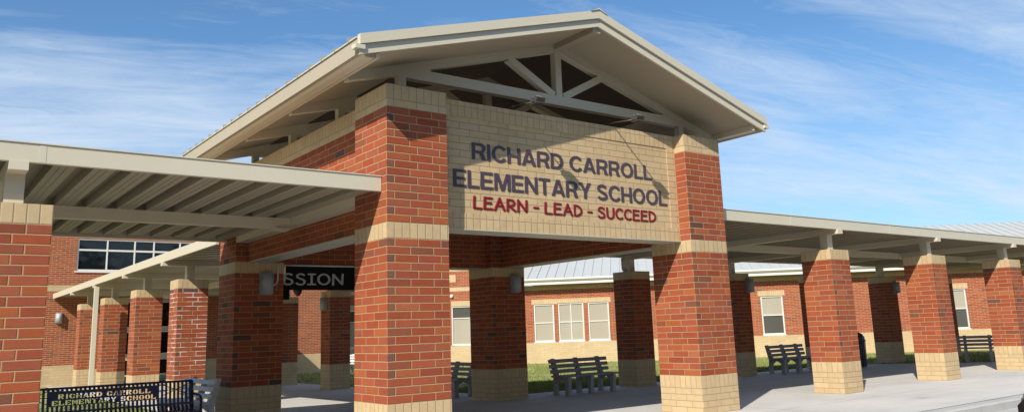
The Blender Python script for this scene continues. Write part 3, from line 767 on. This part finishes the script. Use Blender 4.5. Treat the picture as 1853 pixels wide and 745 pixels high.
f = MB(); bars_ = [(.12, .18), (.76, 1.0), (1.88, 2.09), (3.1, 3.28)]
for a, c in bars_: f.box(7.002, 10.748, .04, .16, a, c)
for x in (7.002, 8.0, 9.55, 10.66): f.box(x, x+.08, .036, .164, .18, 3.1)
so = f.build('storefront_frame', 'capmetal', mn)
for (a, c) in ((7.085, 7.995), (8.085, 9.545), (9.635, 10.655)):
    for (d, e) in ((.185, .755), (1.005, 1.875), (2.095, 3.095)): MB().box(a, c, .10, .11, d, e).build('pane', 'glass', so)
ar = MB()
for cx in (9.2, 10.95):
    pts = [(cx+.33*math.cos(t_), -.03, 3.40+.28*math.sin(t_)) for t_ in [PI*i/14 for i in range(15)]]
    for p, q in zip(pts, pts[1:]): ar.bar(p, q, .02, .09, up=(0, 1, 0))
ar.build('arch_trim', 'white', mn)

# ------------------------------------------------------------------ benches
bench0 = {}
def concrete_bench(loc, rz, label, pale=False):
    mc, ms_ = ('benchc_lit', 'slat_lit') if pale else ('benchc_shade', 'slat_shade')  # pale picks the sunlit tones, otherwise the shade-darkened ones
    if pale not in bench0:
        r = empty('bench'); bench0[pale] = r; o = r
        for x in (-.70, 0, .70):
            n = 8; w = .045
            prof = [(-.27, 0), (-.29, .40), (-.25, .43), (.12, .40), (.17, .42), (.29, .80), (.355, .79), (.25, .38), (.25, .30), (.27, 0), (.15, 0)]
            prof += [(.02+.13*math.cos(a), .0+.27*math.sin(a)) for a in [PI*i/n for i in range(1, n)]]+[(-.13, 0)]
            mbx = MB()
            def side(xx, flip):
                pass
            # split into convex bits: legs, arch, seat rail, back post
            def slab(poly): mbx.prism([(p[0], p[1]) for p in poly], 'x', x-w, x+w)
            slab([(-.27, 0), (-.29, .40), (-.15, .40), (-.17, .2), (-.15, 0)])
            slab([(.27, 0), (.15, 0), (.17, .2), (.14, .40), (.25, .40)])
            slab([(-.15, .40), (-.15, .30), (-.06, .355), (.06, .355), (.14, .28), (.14, .40)])
            slab([(.13, .4001), (.25, .4001), (.355, .81), (.285, .82)])
            mbx.build('leg', mc, r, merge=False, bev=.006)
        for y in (-.235, -.085, .065):
            MB().box(-.915, .915, y-.062, y+.062, .405, .445).build('seat_slat', ms_, r, bev=.006)
        for k in range(3):
            z = .53+k*.115; yb_ = .13+(z-.40)*.26-.02
            m_ = MB(); m_.bar((-.915, yb_, z), (.915, yb_, z), .035, .082, up=(0, .25, 1)); m_.build('back_slat', ms_, r, bev=.005)
    else: o = copy_tree(bench0[pale])
    o.location = loc; o.rotation_euler = (0, 0, rz); tag(o, label, 'bench', 'slatted benches on concrete legs'); return o
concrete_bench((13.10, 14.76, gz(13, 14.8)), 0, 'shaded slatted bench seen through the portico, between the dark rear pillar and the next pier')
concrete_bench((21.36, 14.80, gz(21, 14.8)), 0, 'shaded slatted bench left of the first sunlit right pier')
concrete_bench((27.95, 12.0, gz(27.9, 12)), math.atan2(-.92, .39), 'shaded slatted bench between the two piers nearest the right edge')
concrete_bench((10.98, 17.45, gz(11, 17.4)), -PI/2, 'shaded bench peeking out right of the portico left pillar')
concrete_bench((4.20, 15.30, gz(4.2, 15.3)), -PI/2, 'sunlit pale bench behind the navy metal bench, beside the dark rear left pillar', True)
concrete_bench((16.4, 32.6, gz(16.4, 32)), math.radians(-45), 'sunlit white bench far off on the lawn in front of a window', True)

# navy stencilled bench
nb = empty('metal_bench', (2.58, 13.5, gz(2.5, 13.5)-.0)); tag(nb, 'navy blue metal strap bench with the school name cut out of its back', 'bench')
def nbm(mb, n, par=None, bev=0.): return mb.build(n, 'navy', par or nb, bev=bev)
HWN = 1.22
# side profile of strap: from top of back forward to seat front
def prof(t):   # returns (y,z) along strap 0..1
    P = [(.13, .855), (.115, .84), (.10, .80), (.085, .62), (.06, .50), (.0, .43), (-.10, .41), (-.30, .425), (-.38, .43), (-.42, .41), (-.425, .37)]
    return P
PR = prof(0)
panel = (-.76, .73)
def strap(x, i0=0, i1=None, w=.034):
    mbx = MB(); pts = PR[i0:i1]
    for p, q in zip(pts, pts[1:]): mbx.bar((x, p[0], p[1]), (x, q[0], q[1]), w, .006, up=(0, -1, .3))
    return mbx
allb = MB()
nst = 0
x = -HWN+.03
while x < HWN-.02:
    inp = panel[0]-.01 < x < panel[1]+.01
    back = MB(); seat = MB()
    segs = [((.118, .845), (.105, .812)), ((.105, .812), (.084, .612)), ((.084, .612), (.055, .50)), ((.055, .50), (.0, .43))]
    for k, (p, q) in enumerate(segs):
        if inp and k == 1: continue
        back.bar((x, p[0], p[1]), (x, q[0], q[1]), .034, .006, up=(0, -1, .3))
        if inp and k == 0: nbm(back, 'strap'); back = MB()
    for p, q in (((.0, .43), (-.10, .412)), ((-.10, .412), (-.30, .425)), ((-.30, .425), (-.40, .425)), ((-.40, .425), (-.42, .38))):
        back.bar((x, p[0], p[1]), (x, q[0], q[1]), .034, .006, up=(0, 0, 1))
    nbm(back, 'strap'); seat.b.free()
    x += .0595
rl = MB(); rl.cyl((-HWN, .125, .852), (HWN, .125, .852), .017, .017, 10); rl.bar((-HWN, .062, .52), (HWN, .062, .52), .03, .03)
nbm(rl, 'back_rail')
rl = MB(); rl.cyl((-HWN, -.42, .375), (HWN, -.42, .375), .017, .017, 10); rl.bar((-HWN, 0, .415), (HWN, 0, .415), .03, .02); nbm(rl, 'seat_rail')
# diagonal trim right and left of the panel
dg = MB()
for s_ in (-1, 1):
    a = panel[1]+.03 if s_ > 0 else panel[0]-.03; e = s_*(HWN-.03)
    for (za, zb_) in ((.82, .64), (.64, .82)):
        dg.bar((a, .098+(za-.64)*.1, za), (e, .098+(zb_-.64)*.1, zb_), .012, .012)
    dg.bar((a, .093, .73), (e, .093, .73), .012, .010)
nbm(dg, 'back_trim')
# lettered plate with cut-out text
def plate():
    cu = bpy.data.curves.new('pl', 'CURVE'); cu.dimensions = '2D'; cu.fill_mode = 'BOTH'; cu.extrude = .003
    def addpoly(pts):
        sp = cu.splines.new('POLY'); sp.points.add(len(pts)-1); sp.use_cyclic_u = True
        for p, q in zip(sp.points, pts): p.co = (q[0], q[1], 0, 1)
    W_ = panel[1]-panel[0]; addpoly([(0, 0), (W_, 0), (W_, .212), (0, .212)])
    RR = lambda a, b_, c, d: [(a, b_), (c, b_), (c, d), (a, d)]
    # stencil glyphs: lists of polygons on a 0..1 x 0..1 cell (never overlapping, bridged)
    G = {
     'R': [RR(.0, 0, .34, 1), [(.42, 1), (.75, 1), (.95, .88), (.95, .62), (.75, .5), (.42, .5), (.42, .62), (.62, .66), (.62, .86), (.42, .88)], [(.42, .44), (.66, .44), (1, 0), (.68, 0)]],
     'I': [RR(.25, 0, .75, 1)],
     'C': [[(.44, 1), (.2, .95), (0, .7), (0, .3), (.2, .05), (.44, 0), (.44, .14), (.34, .3), (.34, .7), (.44, .86)], [(.54, 1), (.8, .97), (.98, .8), (.98, .62), (.72, .62), (.68, .8), (.54, .87)], [(.54, 0), (.8, .03), (.98, .2), (.98, .36), (.72, .36), (.68, .2), (.54, .13)]],
     'H': [RR(0, 0, .32, 1), RR(.68, 0, 1, 1), RR(.38, .42, .62, .58)],
     'A': [[(0, 0), (.26, 0), (.5, .7), (.5, 1), (.4, 1)], [(.56, 1), (.56, .7), (.66, .38), (.7, 0), (1, 0), (.66, 1)], RR(.34, .16, .6, .30)],
     'D': [RR(0, 0, .34, 1), [(.42, 1), (.75, .95), (1, .7), (1, .3), (.75, .05), (.42, 0), (.42, .14), (.58, .2), (.68, .35), (.68, .65), (.58, .8), (.42, .86)]],
     'O': [[(.45, 1), (.2, .95), (0, .7), (0, .3), (.2, .05), (.45, 0), (.45, .14), (.34, .3), (.34, .7), (.45, .86)], [(.55, 1), (.8, .95), (1, .7), (1, .3), (.8, .05), (.55, 0), (.55, .14), (.66, .3), (.66, .7), (.55, .86)]],
     'L': [RR(0, 0, .34, 1), [(.42, 0), (.98, 0), (.98, .34), (.8, .34), (.72, .16), (.42, .16)]],
     'E': [RR(0, 0, .34, 1), [(.42, 1), (.98, 1), (.98, .72), (.82, .72), (.72, .86), (.42, .86)], [(.42, 0), (.98, 0), (.98, .28), (.82, .28), (.72, .14), (.42, .14)], RR(.42, .43, .72, .57)],
     'M': [RR(0, 0, .24, 1), RR(.76, 0, 1, 1), [(.3, 1), (.5, .55), (.7, 1), (.7, .62), (.5, .15), (.3, .62)]],
     'N': [RR(0, 0, .2, 1), RR(.82, 0, 1, 1), [(.26, 1), (.5, 1), (.76, .3), (.76, 0), (.6, 0), (.26, .75)]],
     'T': [RR(.33, 0, .67, .8), [(0, 1), (1, 1), (1, .7), (.88, .86), (.12, .86), (0, .7)]],
     'Y': [RR(.34, 0, .66, .42), [(0, 1), (.3, 1), (.48, .64), (.48, .48), (.34, .48)], [(.56, .48), (.56, .64), (.72, 1), (1, 1), (.68, .48)]],
     'S': [[(.5, 1), (.2, .97), (.02, .8), (.02, .6), (.2, .5), (.5, .42), (.5, .6), (.36, .68), (.36, .8), (.5, .86)], [(.58, 1), (.9, 1), (.92, .66), (.76, .66), (.58, .85)], [(.58, .56), (.9, .44), (.98, .28), (.88, .08), (.58, 0), (.58, .14), (.66, .2), (.64, .32), (.58, .38)], [(.5, 0), (.08, 0), (.05, .34), (.22, .34), (.36, .16), (.5, .14)]]}
    def line(txt, u0, u1, v0, v1):
        n = sum(.55 if c == ' ' else (.6 if c == 'I' else 1) for c in txt); cw = (u1-u0)/n; u = u0
        for c in txt:
            if c == ' ': u += .55*cw; continue
            k = .6 if c == 'I' else 1
            for poly in G[c]: addpoly([(u+p[0]*cw*k*.84, v0+p[1]*(v1-v0)) for p in poly])
            u += cw*k
    line('RICHARD CARROLL', .115, W_-.11, .103, .168); line('ELEMENTARY SCHOOL', .04, W_-.03, .013, .080)
    me = mesh_from(cu, None); me.materials.append(M['navy']); return me
o = bpy.data.objects.new('name_plate', plate()); C.objects.link(o); o.parent = nb
o.location = (panel[0], .083, .603); o.rotation_euler = (math.radians(84), 0, 0)
for s_ in (-1, 1):
    fr = MB(); xx = s_*(HWN+.005)
    pts = [(xx, .09, .66), (xx, -.05, .655), (xx, -.30, .645), (xx, -.37, .62), (xx, -.39, .56), (xx, -.39, .0)]
    fr.tube(pts, .019, 10); nbm(fr, 'armrest')
    fr = MB(); fr.tube([(xx, .13, .852), (xx, .09, .62), (xx, .05, .45), (xx, .08, .2), (xx, .16, 0)], .019, 10); fr.tube([(xx, .05, .41), (xx, -.39, .40)], .017, 8); nbm(fr, 'end_frame')
    MB().box(-.04, .04, -.04, .04, 0, .012).build('foot', 'navy', nb, (xx, .16, 0)); MB().box(-.04, .04, -.04, .04, 0, .012).build('foot', 'navy', nb, (xx, -.39, 0))

# ------------------------------------------------------------------ trash can
tc_ = empty('trash_can', (24.15, 14.35, gz(24, 14.3))); tag(tc_, 'dark navy litter bin with domed hood half hidden behind the first sunlit right pier', 'trash can')
k = MB(); n = 24
for i in range(n):
    a = 2*PI*i/n; k.bar((.27*math.cos(a), .27*math.sin(a), .04), (.29*math.cos(a), .29*math.sin(a), .80), .05, .008, up=(math.cos(a), math.sin(a), 0))
k.build('slatted_body', 'navy', tc_)
MB().cyl((0, 0, .03), (0, 0, .80), .245, .255, 24).build('liner', 'black', tc_)
MB().cyl((0, 0, .80), (0, 0, .835), .305, .305, 24).build('rim', 'navy', tc_)
k = MB(); pr_ = [(.29, .835), (.275, .93), (.22, 1.02), (.12, 1.08), (.0001, 1.10)]
for (r0_, z0_), (r1_, z1_) in zip(pr_, pr_[1:]): k.cyl((0, 0, z0_), (0, 0, z1_), r0_, r1_, 24, caps=False)
k.build('hood', 'navy', tc_)

# ------------------------------------------------------------------ car mostly outside the right edge
car = empty('parked_car', (11.90, 3.12, -.16)); tag(car, 'silver car with black lower bumper, just entering the right edge', 'car')
L_ = 4.5; hw = .88
def loft(secs, name, mat, par=None):
    mbx = MB()
    for A, B in zip(secs, secs[1:]):
        for i in range(len(A)):
            j = (i+1) % len(A); mbx.face([A[i], A[j], B[j], B[i]], smooth=True)
    mbx.face(secs[0][::-1]); mbx.face(secs[-1]); return mbx.build(name, mat, par or car)
def sec(x, w, zb, zt, ws=None):
    ws = ws or w; r_ = .08
    return [(x, -w+r_, zb), (x, w-r_, zb), (x, w, zb+r_), (x, w, (zb+zt)/2), (x, ws, zt-r_), (x, ws-r_, zt), (x, -ws+r_, zt), (x, -ws, zt-r_), (x, -w, (zb+zt)/2), (x, -w, zb+r_)]
loft([sec(-2.24, .70, .42, .70), sec(-2.16, .82, .30, .78), sec(-1.9, .88, .26, .86), sec(-.9, .89, .24, .95), sec(.9, .89, .24, .97), sec(1.9, .88, .28, .98), sec(2.15, .84, .34, .95), sec(2.22, .74, .5, .85)], 'body', 'carpaint')
loft([sec(-1.15, .78, .93, .97, .76), sec(-.45, .78, .93, 1.42, .62), sec(.4, .78, .93, 1.46, .62), sec(1.2, .78, .93, 1.36, .6), sec(1.8, .78, .93, 1.0, .7)], 'cabin', 'glassb')
loft([sec(-.5, .60, 1.41, 1.455), sec(.4, .61, 1.44, 1.49), sec(1.25, .58, 1.36, 1.40)], 'roof', 'carpaint')
loft([sec(-2.29, .66, .34, .68), sec(-2.24, .84, .28, .72), sec(-2.0, .900, .25, .66)], 'front_bumper', 'black')
for s_ in (-1, 1):
    MB().box(-2.20, -2.02, s_*.70-.12, s_*.70+.12, .60, .72).build('headlight', 'glassb', car, bev=.02)
    MB().box(2.10, 2.20, s_*.70-.12, s_*.70+.12, .66, .84).build('taillight', 'redlet', car, bev=.02)
    for x in (-1.56, 1.32):
        w_ = MB().cyl((x, s_*.70, .33), (x, s_*.90, .33), .33, .33, 28).build('wheel', 'rubber', car, bev=.01)
        MB().cyl((x, s_*.902, .33), (x, s_*.91, .33), .20, .18, 20).build('rim', 'alu', w_)

# ------------------------------------------------------------------ unseen trees added behind the camera: block low sky, reflect in windows
M['leaf'] = simple('leaf', (.045, .075, .022), .7, 0, .35, 1.2); M['bark'] = simple('bark', (.10, .075, .055), .9, 0, .25, 6, .3)
vg = MB(); vg.face([(-120, -90, -.12), (120, -90, -.12), (120, -24, -.12), (-120, -24, -.12)]); tag(vg.build('verge', 'lawn'), kind='structure')
vg = MB(); vg.face([(-120, -23.9, -.12), (-24, -23.9, -.12), (-24, 6, -.12), (-120, 6, -.12)]); tag(vg.build('side_verge', 'lawn'), kind='structure')
def tree(seed):
    R = random.Random(seed); r = empty('tree'); tk = MB(); tips = []
    tk.cyl((0, 0, -.3), (0, 0, 3.), .30, .22, 10); tk.cyl((0, 0, 3.), (.2, .1, 7.5), .22, .10, 8)
    for k in range(11):
        a = R.uniform(0, 2*PI); z = R.uniform(2.4, 7.); l = R.uniform(2.0, 3.8)*(1-.05*z)
        e = (math.cos(a)*l, math.sin(a)*l, z+l*R.uniform(.5, 1.)); tk.cyl((0, 0, z), e, .09, .03, 6); tips.append(e)
    tips.append((.2, .1, 9.))
    tk.build('trunk', 'bark', r); b_ = bmesh.new()
    for k in range(4200):
        c = R.choice(tips); d = Vector((R.gauss(0, 1), R.gauss(0, 1), R.gauss(0, .75))); p = Vector(c)+d*1.05
        n_ = Vector((R.gauss(0, 1), R.gauss(0, 1), R.gauss(0, 1))).normalized(); q = n_.orthogonal().normalized(); w_ = n_.cross(q); sz = R.uniform(.16, .34)
        b_.faces.new([b_.verts.new(p+q*sz), b_.verts.new(p+w_*sz*.6), b_.verts.new(p-q*sz), b_.verts.new(p-w_*sz*.6)])
    me = bpy.data.meshes.new('crown'); b_.to_mesh(me); b_.free(); me.materials.append(M['leaf'])
    o = bpy.data.objects.new('crown', me); C.objects.link(o); o.parent = r; return r
T0 = [tree(1), tree(2)]; nt = 0
for (x, y, h) in [(-44, 2, 1.2), (-42, -6, 1.1), (-40, -14, 1.25), (-38, -21, 1.1), (-33, -28, 1.3), (-26, -31, 1.15), (-19, -33, 1.3), (-12, -30, 1.2), (-6, -33, 1.35), (0, -31, 1.15), (7, -33, 1.3), (13, -30, 1.0), (19, -33, 1.08), (26, -31, 1.0), (33, -33, 1.3), (41, -31, 1.2), (50, -33, 1.35), (-9, -41, 1.6), (3, -42, 1.55), (16, -41, 1.25), (30, -42, 1.3), (-22, -42, 1.5), (60, -30, 1.3)]:
    o = T0[nt] if nt < 2 else copy_tree(T0[nt % 2]); nt += 1
    o.location = (x, y, -.12); o.scale = (h*1.1, h*1.1, h); o.rotation_euler = (0, 0, nt*1.3)
    tag(o, 'unseen leafy tree added behind the camera to block low sky and reflect in windows', 'tree', 'unseen trees added behind the camera')

# ------------------------------------------------------------------ world, sun, camera
SUN = Vector((1.78, 1.0, -1.53)).normalized()
el = math.asin(-SUN.z); az = math.atan2(-SUN.x, -SUN.y)
sc = bpy.context.scene
wd = bpy.data.worlds.new('World'); sc.world = wd; wd.use_nodes = True
t = NT(wd.node_tree); bg = wd.node_tree.nodes['Background']
sky = t.new('ShaderNodeTexSky', sky_type='NISHITA'); sky.sun_disc = False; sky.sun_elevation = el; sky.sun_rotation = az % (2*PI)
sky.air_density = 1.0; sky.dust_density = .6; sky.ozone_density = 1.6; sky.altitude = 50
tc = t.new('ShaderNodeTexCoord').outputs['Generated']
sp = t.new('ShaderNodeSeparateXYZ'); t.put(sp.inputs[0], tc)
dz = t.m('ADD', t.m('MAXIMUM', sp.outputs[2], 0.), .12)
cb = t.new('ShaderNodeCombineXYZ'); t.put(cb.inputs[0], t.m('DIVIDE', sp.outputs[0], dz)); t.put(cb.inputs[1], t.m('DIVIDE', sp.outputs[1], dz))
SKYOFF = (5.7, 1.2, 0)
def streak(deg, sx, sy, off):
    a = t.new('ShaderNodeMapping'); t.put(a.inputs[0], cb.outputs[0]); a.inputs['Rotation'].default_value = (0, 0, math.radians(-deg))
    b_ = t.new('ShaderNodeMapping'); t.put(b_.inputs[0], a.outputs[0]); b_.inputs['Scale'].default_value = (sx, sy, 1); b_.inputs['Location'].default_value = off
    return b_.outputs[0]
n1 = t.noise(streak(-12, .42, 1.5, SKYOFF), 1.0, 9, .58, .7)
n2 = t.noise(streak(-20, 1.0, 3.2, (3.1, 1.7, 0)), 2.2, 12, .72, 1.6)
n3 = t.noise(cb.outputs[0], .55, 3, .5, .3)
cl = t.m('ADD', t.m('MULTIPLY', n1, .56), t.m('ADD', t.m('MULTIPLY', n2, .22), t.m('MULTIPLY', n3, .24)))
low = t.remap(sp.outputs[2], .12, .42, .10, -.035)
cl = t.m('ADD', cl, low)
cf = t.m('MAXIMUM', t.remap(cl, .45, .68, .05, .84), t.remap(sp.outputs[2], .05, .34, .42, .05))
skc = t.mix(1., sky.outputs[0], (.66, 1.12, 1.44), 'MULTIPLY')
wcol = t.mix(cf, skc, (7.0, 8.1, 9.5))
t.put(bg.inputs['Color'], wcol); bg.inputs['Strength'].default_value = .08
sl = bpy.data.lights.new('Sun', 'SUN'); sl.energy = 4.4; sl.angle = math.radians(.53); sl.color = (1., .93, .82)
so_ = bpy.data.objects.new('sun', sl); C.objects.link(so_); so_.rotation_euler = SUN.to_track_quat('-Z', 'Y').to_euler(); so_.location = (-20, -12, 25)

F = 1461.66961; CY = 315.15237
yaw, pit, rol = .647239163, .190313085, -.0338803572
fw = Vector((math.sin(yaw)*math.cos(pit), math.cos(yaw)*math.cos(pit), math.sin(pit)))
rr = Vector((math.cos(yaw), -math.sin(yaw), 0)); uu = rr.cross(fw)
r2 = rr*math.cos(rol)+uu*math.sin(rol); u2 = -rr*math.sin(rol)+uu*math.cos(rol)
cam = bpy.data.cameras.new('Camera'); co = bpy.data.objects.new('Camera', cam); C.objects.link(co)
mtx = Matrix((r2, u2, -fw)).transposed().to_4x4(); mtx.translation = Vector((0, 0, 1.44658)); co.matrix_world = mtx
cam.sensor_width = 36; cam.lens = F*36/1853; cam.shift_y = -(372.5-CY)/1853; cam.clip_end = 2000; cam.clip_start = .05
sc.camera = co
sc.view_settings.view_transform = 'Standard'; sc.view_settings.look = 'None'; sc.view_settings.exposure = .33; sc.view_settings.gamma = 1
sc.render.resolution_x = 1024; sc.render.resolution_y = 411
sc.cycles.max_bounces = 8
